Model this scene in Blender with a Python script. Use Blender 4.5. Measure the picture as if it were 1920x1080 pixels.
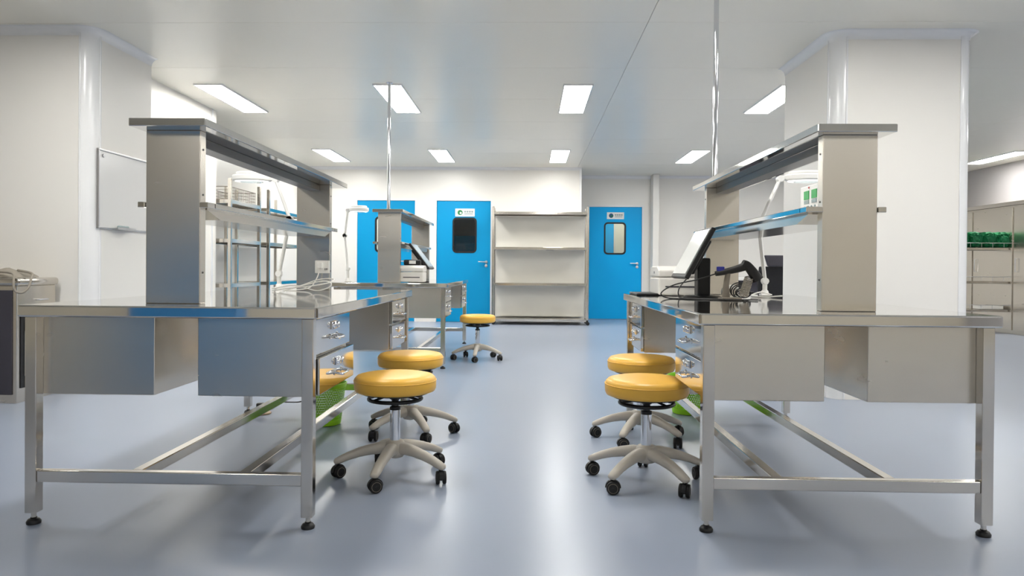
import bpy, bmesh, math, random
from mathutils import Matrix, Vector
random.seed(7)
PI = math.pi
scene = bpy.context.scene
for o in list(bpy.data.objects):
    bpy.data.objects.remove(o)
col = scene.collection

# ------------------------------------------------------------------ camera
F_PX, PITCH, YAW, ROLL, EYE = 1358.6, -0.00688, -0.02723, 0.00769, 0.946
cd = bpy.data.cameras.new('camera')
cam = bpy.data.objects.new('camera', cd)
col.objects.link(cam)
cd.sensor_width = 36.0
cd.lens = F_PX / 1920 * 36.0
cd.shift_x = 5 / 1920
cd.shift_y = -27.8 / 1920
cd.clip_start = 0.05
right = Vector((math.cos(YAW), -math.sin(YAW), 0))
fwd = Vector((math.sin(YAW) * math.cos(PITCH), math.cos(YAW) * math.cos(PITCH), math.sin(PITCH)))
up = right.cross(fwd)
r2 = right * math.cos(ROLL) + up * math.sin(ROLL)
u2 = up * math.cos(ROLL) - right * math.sin(ROLL)
m = Matrix((r2, u2, -fwd)).transposed().to_4x4()
m.translation = Vector((0, 0, EYE))
cam.matrix_world = m
scene.camera = cam

# ------------------------------------------------------------------ world / view
w = bpy.data.worlds.new('world')
scene.world = w
w.use_nodes = True
w.node_tree.nodes['Background'].inputs[0].default_value = (0.9, 0.95, 1.0, 1)
w.node_tree.nodes['Background'].inputs[1].default_value = 0.4
vs = scene.view_settings
vs.view_transform = 'Standard'
vs.look = 'None'
vs.exposure = 0.08
vs.gamma = 1.0
vs.use_curve_mapping = False
LAMP = 34.0            # radiance of the ceiling light diffusers

# ------------------------------------------------------------------ materials
MATS = {}
def srgb(c):
    return tuple(((v / 255) / 12.92 if v / 255 <= 0.04045 else ((v / 255 + 0.055) / 1.055) ** 2.4) for v in c)

def mat(name, rgb, rough=0.5, metal=0.0, spec=0.5, noise=0.0, nscale=6.0, stretch=(1, 1, 1), bump=0.0,
        rnoise=0.0, coat=0.0, aniso=0.0, emit=0.0, alpha=None, trans=0.0, ior=1.45, detail=3.0):
    mt = bpy.data.materials.new(name)
    mt.use_nodes = True
    nt = mt.node_tree
    b = nt.nodes['Principled BSDF']
    base = srgb(rgb) + (1,)
    b.inputs['Base Color'].default_value = base
    b.inputs['Roughness'].default_value = rough
    b.inputs['Metallic'].default_value = metal
    b.inputs['Specular IOR Level'].default_value = spec
    b.inputs['IOR'].default_value = ior
    b.inputs['Coat Weight'].default_value = coat
    b.inputs['Coat Roughness'].default_value = 0.08
    b.inputs['Anisotropic'].default_value = aniso
    b.inputs['Transmission Weight'].default_value = trans
    if emit:
        b.inputs['Emission Color'].default_value = base
        b.inputs['Emission Strength'].default_value = emit
    if noise or bump or rnoise:
        tc = nt.nodes.new('ShaderNodeTexCoord')
        mp = nt.nodes.new('ShaderNodeMapping')
        mp.inputs['Scale'].default_value = stretch
        nz = nt.nodes.new('ShaderNodeTexNoise')
        nz.inputs['Scale'].default_value = nscale
        nz.inputs['Detail'].default_value = detail
        nt.links.new(tc.outputs['Object'], mp.inputs['Vector'])
        nt.links.new(mp.outputs['Vector'], nz.inputs['Vector'])
        if noise:
            mx = nt.nodes.new('ShaderNodeMix')
            mx.data_type = 'RGBA'
            lo = tuple(max(0, v * (1 - noise)) for v in base[:3]) + (1,)
            hi = tuple(min(1, v * (1 + noise)) for v in base[:3]) + (1,)
            mx.inputs[6].default_value = lo
            mx.inputs[7].default_value = hi
            nt.links.new(nz.outputs['Fac'], mx.inputs[0])
            nt.links.new(mx.outputs[2], b.inputs['Base Color'])
        if rnoise:
            mr = nt.nodes.new('ShaderNodeMapRange')
            mr.inputs['To Min'].default_value = max(0.01, rough - rnoise)
            mr.inputs['To Max'].default_value = rough + rnoise
            nt.links.new(nz.outputs['Fac'], mr.inputs['Value'])
            nt.links.new(mr.outputs['Result'], b.inputs['Roughness'])
        if bump:
            bp = nt.nodes.new('ShaderNodeBump')
            bp.inputs['Strength'].default_value = bump
            bp.inputs['Distance'].default_value = 0.01
            nt.links.new(nz.outputs['Fac'], bp.inputs['Height'])
            nt.links.new(bp.outputs['Normal'], b.inputs['Normal'])
    MATS[name] = mt
    return mt

mat('floor', (150, 159, 176), 0.27, spec=0.45, noise=0.025, nscale=1.6, stretch=(1, 0.4, 1), detail=1.5)
mat('ceiling', (238, 234, 222), 0.28, spec=0.5, noise=0.01, nscale=3)
mat('ceiling_gap', (120, 120, 118), 0.6, noise=0.05)
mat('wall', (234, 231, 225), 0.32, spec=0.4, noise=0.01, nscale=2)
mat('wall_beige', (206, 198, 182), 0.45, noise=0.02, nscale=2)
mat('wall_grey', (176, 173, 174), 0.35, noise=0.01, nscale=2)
mat('trim', (236, 236, 236), 0.16, spec=0.6, noise=0.01)
mat('alu', (200, 200, 202), 0.28, metal=0.9, noise=0.03, nscale=20)
mat('steel', (210, 205, 197), 0.14, metal=1.0, noise=0.015, nscale=12, stretch=(1, 1, 1), rnoise=0.015)
mat('steel_panel', (214, 208, 198), 0.27, metal=1.0, noise=0.02, nscale=5, stretch=(1, 1, 4), rnoise=0.01)
mat('steel_top', (214, 212, 208), 0.065, metal=1.0, noise=0.015, nscale=3, rnoise=0.015)
mat('chrome', (226, 228, 232), 0.07, metal=1.0, noise=0.01)
mat('door_blue', (0, 148, 202), 0.42, spec=0.25, noise=0.02, nscale=2)
mat('door_blue_deep', (0, 170, 236), 0.42, spec=0.25, noise=0.02, nscale=2)
mat('cabinet_blue', (70, 150, 216), 0.45, noise=0.02, nscale=2)
mat('black', (18, 18, 19), 0.4, noise=0.1, nscale=30)
mat('black_rubber', (22, 21, 20), 0.6, noise=0.15, nscale=40)
mat('black_gloss', (14, 14, 15), 0.15, noise=0.05)
mat('mesh_black', (30, 30, 33), 0.75, noise=0.2, nscale=60)
mat('yellow', (236, 184, 76), 0.36, spec=0.5, noise=0.04, nscale=14, bump=0.02)
mat('base_grey', (190, 183, 171), 0.42, noise=0.03, nscale=12)
mat('hub_grey', (120, 112, 100), 0.4, noise=0.05)
mat('white', (238, 237, 233), 0.35, noise=0.01)
mat('white_cable', (232, 230, 224), 0.5, noise=0.02)
mat('printer', (222, 219, 213), 0.45, noise=0.02, nscale=20)
mat('glass', (235, 245, 245), 0.02, trans=1.0, ior=1.35, noise=0.005)
mat('glass_dark', (120, 128, 135), 0.03, trans=1.0, ior=1.4, noise=0.005)
mat('diffuser', (255, 253, 248), 0.5, emit=LAMP, noise=0.0)
mat('anteroom_fill', (255, 252, 244), 0.5, emit=38.0)  # glow of the fill lights added behind the doors
mat('dim_fill', (255, 250, 240), 0.5, emit=2.0)  # weaker glow for the fill added behind the dark pane
mat('lamp_ring', (255, 255, 252), 0.5, emit=1.2)
mat('lime', (150, 214, 28), 0.4, noise=0.06, nscale=10)
mat('green_bag', (6, 108, 64), 0.55, noise=0.45, nscale=9, stretch=(3, 1, 3), bump=0.3)
mat('screen', (216, 218, 216), 0.12, noise=0.01)  # white glare is put into the base colour
mat('logo_green', (30, 120, 70), 0.5, noise=0.05)
mat('logo_blue', (40, 92, 130), 0.5, noise=0.05)
mat('print_grey', (150, 165, 165), 0.5, noise=0.05)
mat('lcd_green', (40, 150, 70), 0.3, noise=0.05, emit=0.25)
mat('red', (190, 40, 35), 0.4, noise=0.05)
mat('blue_plastic', (40, 45, 130), 0.4, noise=0.05)
mat('cloth_grey', (146, 139, 128), 0.85, noise=0.15, nscale=25, bump=0.3)
mat('beige_plastic', (196, 166, 128), 0.5, noise=0.08, nscale=20)
mat('dark_panel', (60, 58, 66), 0.5, noise=0.05)
mat('dark_steel', (92, 90, 88), 0.3, metal=0.8, noise=0.05)
mat('whiteboard', (222, 221, 219), 0.18, noise=0.01)
mat('curtain_grey', (216, 213, 204), 0.6, noise=0.03, nscale=3)

# ------------------------------------------------------------------ mesh helpers
class MB:
    """collects shapes and links them as one mesh object"""
    def __init__(self):
        self.bm = bmesh.new()
    def _merge(self, b2, mx=None, angle=35):
        if mx is not None:
            bmesh.ops.transform(b2, matrix=mx, verts=b2.verts)
        lim = math.radians(angle)
        b2.normal_update()
        vm = {}
        for v in b2.verts:
            vm[v] = self.bm.verts.new(v.co)
        for f in b2.faces:
            try:
                nf = self.bm.faces.new([vm[v] for v in f.verts])
                nf.smooth = True
            except ValueError:
                pass
        for e in b2.edges:
            if len(e.link_faces) != 2 or e.calc_face_angle(0) > lim:
                ne = self.bm.edges.get([vm[v] for v in e.verts])
                if ne is not None:
                    ne.smooth = False
        b2.free()
        return self
    def box(self, x0, x1, y0, y1, z0, z1, bev=0.0, seg=2, mx=None):
        b = bmesh.new()
        bmesh.ops.create_cube(b, size=1.0)
        for v in b.verts:
            v.co = Vector(((x0 + x1) / 2 + v.co.x * (x1 - x0), (y0 + y1) / 2 + v.co.y * (y1 - y0), (z0 + z1) / 2 + v.co.z * (z1 - z0)))
        if bev:
            bmesh.ops.bevel(b, geom=b.edges[:], offset=bev, segments=seg, affect='EDGES', profile=0.5)
        return self._merge(b, mx, 10)
    def prism(self, poly, h0, h1, axis='z', bev=0.0, seg=2, mx=None):
        b = bmesh.new()
        def P(a, c, h):
            return {'z': (a, c, h), 'y': (a, h, c), 'x': (h, a, c)}[axis]
        lo = [b.verts.new(P(a, c, h0)) for a, c in poly]
        hi = [b.verts.new(P(a, c, h1)) for a, c in poly]
        n = len(poly)
        b.faces.new(lo)
        b.faces.new(hi)
        for i in range(n):
            b.faces.new([lo[i], lo[(i + 1) % n], hi[(i + 1) % n], hi[i]])
        bmesh.ops.recalc_face_normals(b, faces=b.faces)
        if bev:
            bmesh.ops.bevel(b, geom=[e for e in b.edges if e.calc_face_angle(0) > 0.7], offset=bev, segments=seg, affect='EDGES', profile=0.5)
        return self._merge(b, mx, 14)
    def lathe(self, prof, n=24, mx=None):
        b = bmesh.new()
        rings = []
        for r, z in prof:
            if r < 1e-6:
                rings.append([b.verts.new((0, 0, z))])
            else:
                rings.append([b.verts.new((r * math.cos(2 * PI * i / n), r * math.sin(2 * PI * i / n), z)) for i in range(n)])
        for a, c in zip(rings, rings[1:]):
            for i in range(n):
                j = (i + 1) % n
                if len(a) == 1 and len(c) == 1:
                    continue
                if len(a) == 1:
                    b.faces.new([a[0], c[i], c[j]])
                elif len(c) == 1:
                    b.faces.new([a[i], a[j], c[0]])
                else:
                    b.faces.new([a[i], a[j], c[j], c[i]])
        if len(rings[0]) > 1:
            b.faces.new(rings[0])
        if len(rings[-1]) > 1:
            b.faces.new(rings[-1])
        bmesh.ops.recalc_face_normals(b, faces=b.faces)
        return self._merge(b, mx, 48)
    def sweep(self, pts, sizes, n=10, mx=None, closed=False, power=2.0):
        """tube along pts; sizes = radius or (side, height) per point"""
        pts = [Vector(p) for p in pts]
        b = bmesh.new()
        rings = []
        k = len(pts)
        prev_s = None
        for i, p in enumerate(pts):
            if closed:
                t = pts[(i + 1) % k] - pts[(i - 1) % k]
            else:
                t = pts[min(i + 1, k - 1)] - pts[max(i - 1, 0)]
            t.normalize()
            ref = Vector((0, 0, 1))
            s = t.cross(ref)
            if s.length < 0.15:
                s = prev_s.copy() if prev_s is not None else t.cross(Vector((0, 1, 0)))
                s = s - t * s.dot(t)
            s.normalize()
            if prev_s is not None and s.dot(prev_s) < 0 and not closed:
                s = -s
            prev_s = s
            h = s.cross(t)
            sz = sizes[i] if isinstance(sizes, (list, tuple)) and len(sizes) == k else sizes
            a, c = sz if isinstance(sz, (list, tuple)) else (sz, sz)
            ring = []
            for q in range(n):
                an = 2 * PI * q / n
                ca, sa = math.cos(an), math.sin(an)
                ca = math.copysign(abs(ca) ** (2 / power), ca)
                sa = math.copysign(abs(sa) ** (2 / power), sa)
                ring.append(b.verts.new(p + s * (a * ca) + h * (c * sa)))
            rings.append(ring)
        pairs = list(zip(rings, rings[1:]))
        if closed:
            pairs.append((rings[-1], rings[0]))
        for a, c in pairs:
            for q in range(n):
                j = (q + 1) % n
                b.faces.new([a[q], a[j], c[j], c[q]])
        if not closed:
            b.faces.new(rings[0])
            b.faces.new(rings[-1])
        bmesh.ops.recalc_face_normals(b, faces=b.faces)
        return self._merge(b, mx, 76)
    def torus(self, R, r, z, n=40, k=10, mx=None):
        return self.sweep([(R * math.cos(2 * PI * i / n), R * math.sin(2 * PI * i / n), z) for i in range(n)], r, n=k, closed=True, mx=mx)
    def mesh(self, name, angle=35):
        bm = self.bm
        bmesh.ops.recalc_face_normals(bm, faces=bm.faces)
        me = bpy.data.meshes.new(name)
        bm.to_mesh(me)
        bm.free()
        return me
    def build(self, name, material, parent=None, loc=None, angle=35):
        me = self.mesh(name, angle)
        me.materials.append(MATS[material])
        return link(name, me, parent, loc)

def link(name, data, parent=None, loc=None, rotz=None):
    o = bpy.data.objects.new(name, data)
    col.objects.link(o)
    if parent is not None:
        o.parent = parent
    if loc is not None:
        o.location = loc
    if rotz is not None:
        o.rotation_euler = (0, 0, rotz)
    return o

def tag(o, label, cat, group=None, kind=None):
    o['label'] = label
    o['category'] = cat
    if group:
        o['group'] = group
    if kind:
        o['kind'] = kind
    return o

def thing(name, label, cat, loc=(0, 0, 0), rotz=0.0, group=None, kind=None):
    o = link(name, None, None, loc, rotz)
    o.empty_display_size = 0.1
    return tag(o, label, cat, group, kind)

def struct(name, mb, material, label, cat):
    o = mb.build(name, material)
    return tag(o, label, cat, kind='structure')

def copy_tree(o, parent=None):
    c = o.copy()
    col.objects.link(c)
    c.parent = parent
    for ch in o.children:
        copy_tree(ch, c)
    return c

def smooth_path(pts, sub=6):
    """Catmull-Rom through pts"""
    P = [Vector(p) for p in pts]
    P = [P[0] * 2 - P[1]] + P + [P[-1] * 2 - P[-2]]
    out = []
    for i in range(1, len(P) - 2):
        a, b, c, d = P[i - 1:i + 3]
        for k in range(sub):
            t = k / sub
            out.append(0.5 * ((2 * b) + (c - a) * t + (2 * a - 5 * b + 4 * c - d) * t * t + (3 * b - a - 3 * c + d) * t ** 3))
    out.append(P[-2])
    return out

def rrect(x0, x1, z0, z1, r, n=5):
    pts = []
    for cx, cz, a0 in ((x1 - r, z1 - r, 0), (x0 + r, z1 - r, PI / 2), (x0 + r, z0 + r, PI), (x1 - r, z0 + r, 3 * PI / 2)):
        for k in range(n + 1):
            a = a0 + k / n * PI / 2
            pts.append((cx + r * math.cos(a), cz + r * math.sin(a)))
    return pts

# ------------------------------------------------------------------ the room
ZC = 2.70
YB, YA = 12.62, 13.70          # back wall, recessed wall with the third door
XL, XR, YF = -5.6, 7.69, -5.0

struct('floor', MB().box(XL - 0.2, XR + 0.2, YF - 0.2, 15.6, -0.12, 0.0), 'floor',
       'blue-grey glossy vinyl floor of the clean room', 'floor')

ceil = struct('ceiling', MB().box(XL - 0.2, XR + 0.2, YF - 0.2, 15.6, ZC + 0.012, ZC + 0.12), 'ceiling_gap',
              'pale grey ceiling of long smooth panels', 'ceiling')
xb = [XL - 0.2, -3.9, 0.83, 5.5, XR + 0.2]
ys = [-5.2 + 0.0] + [5.18 + 1.172 * k for k in range(-8, 9)]
pm = {}
for xa, xe in zip(xb, xb[1:]):
    for ya, ye in zip(ys, ys[1:]):
        key = (round(xe - xa, 3), round(ye - ya, 3))
        if key not in pm:
            pm[key] = MB().box(-key[0] / 2 + 0.0015, key[0] / 2 - 0.0015, -key[1] / 2 + 0.0015, key[1] / 2 - 0.0015, 0, 0.0125, bev=0.0015, seg=1).mesh('ceiling_panel')
            pm[key].materials.append(MATS['ceiling'])
        link('ceiling_panel', pm[key], ceil, ((xa + xe) / 2, (ya + ye) / 2, ZC))

DOORS = dict(d1=(-3.015, -2.0), d2=(-1.62, -0.675), d3=(1.125, 2.115))
DH = 2.115
def wall_with_doors(name, label, x0, x1, y, th, holes, mname='wall'):
    mb = MB()
    x = x0
    for a, b in holes:
        mb.box(x, a, y, y + th, 0, ZC)
        mb.box(a, b, y, y + th, DH, ZC)
        x = b
    mb.box(x, x1, y, y + th, 0, ZC)
    return struct(name, mb, mname, label, 'wall')

wall_with_doors('wall_back', 'white panel wall at the far end holding two blue doors', -4.1, 0.89, YB, 0.12, [DOORS['d1'], DOORS['d2']])
struct('wall_return', MB().box(0.77, 0.89, YB + 0.12, YA + 0.12, 0, ZC), 'wall', 'short white return wall beside the recessed blue door', 'wall')
wall_with_doors('wall_recess', 'white panel wall set back behind the steel rack with one blue door', 0.89, XR, YA, 0.12, [DOORS['d3']])
struct('wall_left', MB().box(-3.70, -3.56, 6.1, 8.02, 0, ZC).box(-5.6, -3.56, 8.02, 8.14, 0, ZC), 'wall', 'bright white left wall between the pillar and the racks', 'wall')
struct('wall_alcove', MB().box(-4.1, -3.96, 8.14, YB, 0, ZC), 'wall', 'white side wall behind the two tall racks', 'wall')
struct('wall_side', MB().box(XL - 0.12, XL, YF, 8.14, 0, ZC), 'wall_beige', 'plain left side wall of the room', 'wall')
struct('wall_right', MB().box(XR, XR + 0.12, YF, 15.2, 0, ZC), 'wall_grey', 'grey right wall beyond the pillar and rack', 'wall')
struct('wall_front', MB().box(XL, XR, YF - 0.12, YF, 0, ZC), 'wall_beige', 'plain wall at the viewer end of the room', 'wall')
struct('pilaster', MB().box(2.27, 2.39, YA - 0.28, YA, 0, ZC, bev=0.012), 'wall', 'slim white pilaster to the right of the recessed blue door', 'pilaster')

def cove(name, label, pts, r=0.05):
    """quarter-round cove under the ceiling along a poly-line; the room lies on the left of the direction"""
    mb = MB()
    for a, b in zip(pts, pts[1:]):
        a, b = Vector(a), Vector(b)
        d = (b - a).normalized()
        nrm = Vector((-d.y, d.x))
        prof = [(0, 0)] + [(r * (1 - math.sin(k / 6 * PI / 2)), -r * (1 - math.cos(k / 6 * PI / 2))) for k in range(7)]
        bm2 = bmesh.new()
        va = [bm2.verts.new((a.x + nrm.x * p, a.y + nrm.y * p, ZC + q)) for p, q in prof]
        vb = [bm2.verts.new((b.x + nrm.x * p, b.y + nrm.y * p, ZC + q)) for p, q in prof]
        n = len(prof)
        bm2.faces.new(va)
        bm2.faces.new(vb)
        for i in range(n):
            bm2.faces.new([va[i], va[(i + 1) % n], vb[(i + 1) % n], vb[i]])
        mb._merge(bm2)
    return struct(name, mb, 'trim', label, 'trim')

# cove profiles: the direction keeps the room on the left-hand side
cove('trim_1', 'white cove strip where the back wall meets the ceiling', [(0.89, YB), (-3.96, YB)])
cove('trim_2', 'white cove strip above the recessed blue door', [(2.27, YA), (0.89, YA)], 0.06)
cove('trim_3', 'white cove strip on the recessed wall right of the pilaster', [(XR, YA), (2.39, YA)], 0.05)
struct('trim_4', MB().box(-3.566, -3.548, 8.0, 8.035, 0, ZC), 'trim', 'white corner strip at the end of the bright left wall', 'trim')
struct('trim_5', MB().box(0.862, 0.9, YB - 0.01, YB + 0.03, 0, ZC), 'trim', 'white corner strip of the back wall behind the steel rack', 'trim')

def pillar(name, label, x0, x1, y0, y1, corners):
    """panel-clad pillar with rounded corner profiles at the given front corners and a cove round its top"""
    R = 0.095
    t = thing(name, label, 'pillar', ((x0 + x1) / 2, (y0 + y1) / 2, 0), kind='structure')
    cx, cy = (x0 + x1) / 2, (y0 + y1) / 2
    lx = R if 'l' in corners else 0.0
    rx = R if 'r' in corners else 0.0
    mb = MB()
    if lx and rx:
        mb.prism([(x0 - cx, y0 + lx - cy), (x0 + lx - cx, y0 - cy), (x1 - rx - cx, y0 - cy), (x1 - cx, y0 + rx - cy), (x1 - cx, y1 - cy), (x0 - cx, y1 - cy)], 0, ZC)
    elif rx:
        mb.prism([(x0 - cx, y0 - cy), (x1 - rx - cx, y0 - cy), (x1 - cx, y0 + rx - cy), (x1 - cx, y1 - cy), (x0 - cx, y1 - cy)], 0, ZC)
    else:
        mb.prism([(x0 - cx, y0 + lx - cy), (x0 + lx - cx, y0 - cy), (x1 - cx, y0 - cy), (x1 - cx, y1 - cy), (x0 - cx, y1 - cy)], 0, ZC)
    mb.build('panel_cladding', 'wall', t)
    def corner(px, py, a0):
        pts = [(px + R * math.cos(a0 + k / 8 * PI / 2), py + R * math.sin(a0 + k / 8 * PI / 2)) for k in range(9)]
        # raised lips at both ends of the round profile
        ins = [(px + (R - 0.03) * math.cos(a0 + k / 8 * PI / 2), py + (R - 0.03) * math.sin(a0 + k / 8 * PI / 2)) for k in range(8, -1, -1)]
        b = MB().prism(pts + ins, 0, ZC - 0.004)
        b.build('corner_profile', 'trim', t)
        for a in (a0, a0 + PI / 2):
            qx, qy = px + R * math.cos(a), py + R * math.sin(a)
            MB().box(qx - 0.007, qx + 0.007, qy - 0.007, qy + 0.007, 0, ZC - 0.004, bev=0.003).build('edge_bead', 'trim', t)
    if lx:
        corner(x0 + R - cx, y0 + R - cy, PI)
    if rx:
        corner(x1 - R - cx, y0 + R - cy, 1.5 * PI)
    # cove
    def ring(off):
        pts = []
        if lx:
            pts += [(x0 - off - cx, y1 - cy)] + [(x0 + R - cx + (R + off) * math.cos(PI + k / 8 * PI / 2), y0 + R - cy + (R + off) * math.sin(PI + k / 8 * PI / 2)) for k in range(9)]
        else:
            pts += [(x0 - off - cx, y0 - off - cy)]
        if rx:
            pts += [(x1 - R - cx + (R + off) * math.cos(1.5 * PI + k / 8 * PI / 2), y0 + R - cy + (R + off) * math.sin(1.5 * PI + k / 8 * PI / 2)) for k in range(9)] + [(x1 + off - cx, y1 - cy)]
        else:
            pts += [(x1 + off - cx, y0 - off - cy), (x1 + off - cx, y1 - cy)]
        return pts
    b = bmesh.new()
    rr = 0.06
    rings = []
    for k in range(7):
        a = k / 6 * PI / 2
        rings.append([b.verts.new((p[0], p[1], ZC - rr * (1 - math.cos(a)) - 0.001)) for p in ring(rr * (1 - math.sin(a)) + 0.002)])
    for A, B in zip(rings, rings[1:]):
        for i in range(len(A) - 1):
            b.faces.new([A[i], A[i + 1], B[i + 1], B[i]])
    mb = MB()
    mb._merge(b)
    mb.build('cove_strip', 'trim', t)
    return t

pillar('pillar_left', 'white clad pillar on the left carrying the whiteboard', -5.6, -3.23, 5.27, 6.1, 'r')
pillar('pillar_right', 'broad white clad pillar behind the right workbench', 2.22, 3.235, 5.38, 6.4, 'lr')

# ---- small rooms seen through the door panes
def anteroom(name, label, x0, x1, y0, y1, mwall, lit, lamp='anteroom_fill'):
    mb = MB()
    t = 0.04
    mb.box(x0 - t, x0, y0, y1, 0, ZC).box(x1, x1 + t, y0, y1, 0, ZC).box(x0 - t, x1 + t, y1, y1 + t, 0, ZC)
    struct(name, mb, mwall, label, 'wall')
    if lit:
        l = thing('anteroom_fill_light', 'small fill light added in the room behind a blue door, ' + lit, 'light', ((x0 + x1) / 2, (y0 + y1) / 2, ZC), kind='structure')  # added fill, sets how bright the door pane looks
        MB().box(-0.3, 0.3, -0.15, 0.15, -0.012, -0.002).build('diffuser', lamp, l)
anteroom('wall_anteroom', 'white room behind the blue door beside the desk lamp', -3.5, -1.95, YB + 0.16, YB + 1.5, 'wall', 'leftmost room')
anteroom('wall_darkroom', 'dim grey room behind the blue door beside the steel rack', -1.85, 0.3, YB + 0.16, YB + 2.2, 'wall_grey', 'middle room', 'dim_fill')
tag(MB().box(-1.84, 0.29, YB + 2.16, YB + 2.199, 0, 1.6).build('pane_reflection_panel', 'door_blue'), 'blue panel added behind the dark pane beside the steel rack as its reflection', 'panel', kind='structure')  # stands for the blue mirrored in the lower half of the pane
anteroom('wall_passage', 'beige room behind the recessed blue door', 0.95, 2.6, YA + 0.16, YA + 1.7, 'wall_beige', 'recessed room')
MB_ = MB().box(1.45, 1.78, YA + 1.66, YA + 1.70, 0, 2.1)
tag(MB_.build('pane_tint_panel', 'door_blue'), 'blue panel added behind the pane of the recessed door to tint it', 'panel', kind='structure')  # added only to turn part of the pane blue

# ---- doors
def door(name, label, x0, x1, y, mname, sign, win, handle_x, logo):
    W = x1 - x0
    t = thing(name, label, 'door', ((x0 + x1) / 2, y, 0), kind='structure')
    cx = (x0 + x1) / 2
    # aluminium frame
    f = MB()
    e = 0.028
    f.box(x0 - e - cx, x0 - cx, -0.012, 0.12, 0, DH + e).box(x1 - cx, x1 + e - cx, -0.012, 0.12, 0, DH + e).box(x0 - cx, x1 - cx, -0.012, 0.12, DH, DH + e)
    f.build('door_frame', 'trim', t)
    # leaf with a real window opening
    wx0, wx1, wz0, wz1 = [win[0] - cx, win[1] - cx, win[2], win[3]]
    a0, a1 = x0 + 0.004 - cx, x1 - 0.004 - cx
    r = 0.07
    inner = rrect(wx0, wx1, wz0, wz1, r)
    b = bmesh.new()
    ya, yb = 0.004, 0.05
    for yy in (ya, yb):
        outer = []
        for (px, pz) in inner:
            # project corner points onto the outer rectangle
            outer.append(None)
        iv = [b.verts.new((px, yy, pz)) for px, pz in inner]
        oc = [b.verts.new(p) for p in ((a1, yy, DH - 0.004), (a0, yy, DH - 0.004), (a0, yy, 0.006), (a1, yy, 0.006))]
        n = len(inner) // 4
        for q in range(4):
            for k in range(n - 1):
                b.faces.new([oc[q], iv[q * n + k], iv[q * n + k + 1]])
            b.faces.new([oc[q], iv[q * n + n - 1], iv[((q + 1) * n) % len(iv)], oc[(q + 1) % 4]])
        if yy == ya:
            iv0, oc0 = iv, oc
    for L0, L1 in ((iv0, iv), (oc0, oc)):
        k = len(L0)
        for i in range(k):
            b.faces.new([L0[i], L0[(i + 1) % k], L1[(i + 1) % k], L1[i]])
    mb = MB()
    mb._merge(b)
    leaf = mb.build('door_leaf', mname, t)
    # black gasket ring
    g = bmesh.new()
    o1 = rrect(wx0 - 0.004, wx1 + 0.004, wz0 - 0.004, wz1 + 0.004, r)
    o2 = rrect(wx0 + 0.026, wx1 - 0.026, wz0 + 0.026, wz1 - 0.026, r - 0.024)
    layers = [[g.verts.new((px, yy, pz)) for px, pz in oo] for oo, yy in ((o1, 0.0035), (o1, -0.004), (o2, -0.004), (o2, 0.03))]
    for A, B in zip(layers, layers[1:]):
        k = len(A)
        for i in range(k):
            g.faces.new([A[i], A[(i + 1) % k], B[(i + 1) % k], B[i]])
    mb = MB()
    mb._merge(g)
    mb.build('window_gasket', 'black', leaf)
    MB().box(wx0 + 0.02, wx1 - 0.02, 0.018, 0.024, wz0 + 0.02, wz1 - 0.02).build('pane', 'glass', leaf)
    # lever handle with rose and key rose below
    hx = handle_x - cx
    h = MB()
    rot = Matrix.Translation((hx, 0.004, 1.05)) @ Matrix.Rotation(PI / 2, 4, 'X')
    h.lathe([(0.026, 0), (0.026, 0.008), (0.011, 0.01), (0.011, 0.05)], 16, rot)
    h.sweep([(hx, -0.046, 1.05), (hx - 0.04, -0.05, 1.052), (hx - 0.135, -0.048, 1.055)], 0.011, n=10)
    h.build('lever_handle', 'alu', leaf)
    rot = Matrix.Translation((hx, 0.004, 0.985)) @ Matrix.Rotation(PI / 2, 4, 'X')
    MB().lathe([(0.026, 0), (0.026, 0.009), (0.008, 0.011)], 16, rot).build('key_rose', 'alu', leaf)
    # sign
    if sign:
        s0, s1, z0, z1 = sign[0] - cx, sign[1] - cx, sign[2], sign[3]
        sp = MB().box(s0, s1, -0.006, 0.004, z0, z1, bev=0.002, seg=1).build('sign_plate', 'white', t)
        hh = z1 - z0
        rc = hh * 0.33
        rot = Matrix.Translation((s0 + hh * 0.62, -0.0055, (z0 + z1) / 2)) @ Matrix.Rotation(PI / 2, 4, 'X')
        MB().lathe([(0, 0), (rc, 0), (rc, 0.002), (0, 0.002)], 24, rot).build('sign_logo', logo, sp)
        rot = Matrix.Translation((s0 + hh * 0.70, -0.0075, (z0 + z1) / 2 - rc * 0.2)) @ Matrix.Rotation(PI / 2, 4, 'X')
        MB().lathe([(0, 0), (rc * 0.42, 0), (rc * 0.42, 0.001), (0, 0.001)], 16, rot).build('sign_logo_centre', 'white' if logo == 'logo_green' else 'logo_green', sp)
        tx = MB()
        x = s0 + hh * 1.15
        for k in range(4):
            cw = (s1 - 0.02 - (s0 + hh * 1.15)) / 4
            tx.box(x + k * cw, x + k * cw + cw * 0.8, -0.0075, -0.0055, z0 + hh * 0.5, z0 + hh * 0.72)
        tx.box(x, x + cw * 3.7, -0.0075, -0.0055, z0 + hh * 0.28, z0 + hh * 0.38)
        tx.build('sign_lettering', 'print_grey', sp)
    return t

door('door_1', 'blue door partly hidden by the shelf of the far workbench', -3.015, -2.0, YB, 'door_blue', None, (-2.70, -2.30, 1.21, 1.83), -2.12, 'logo_green')
door('door_2', 'blue door with dark pane and green logo sign beside the steel rack', -1.62, -0.675, YB, 'door_blue', (-1.295, -0.955, 1.842, 1.978), (-1.338, -0.922, 1.21, 1.82), -0.75, 'logo_green')
door('door_3', 'recessed blue door with bright pane and blue logo sign', 1.125, 2.115, YA, 'door_blue_deep', (1.457, 1.778, 1.885, 2.013), (1.408, 1.814, 1.222, 1.822), 2.03, 'logo_blue')
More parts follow.
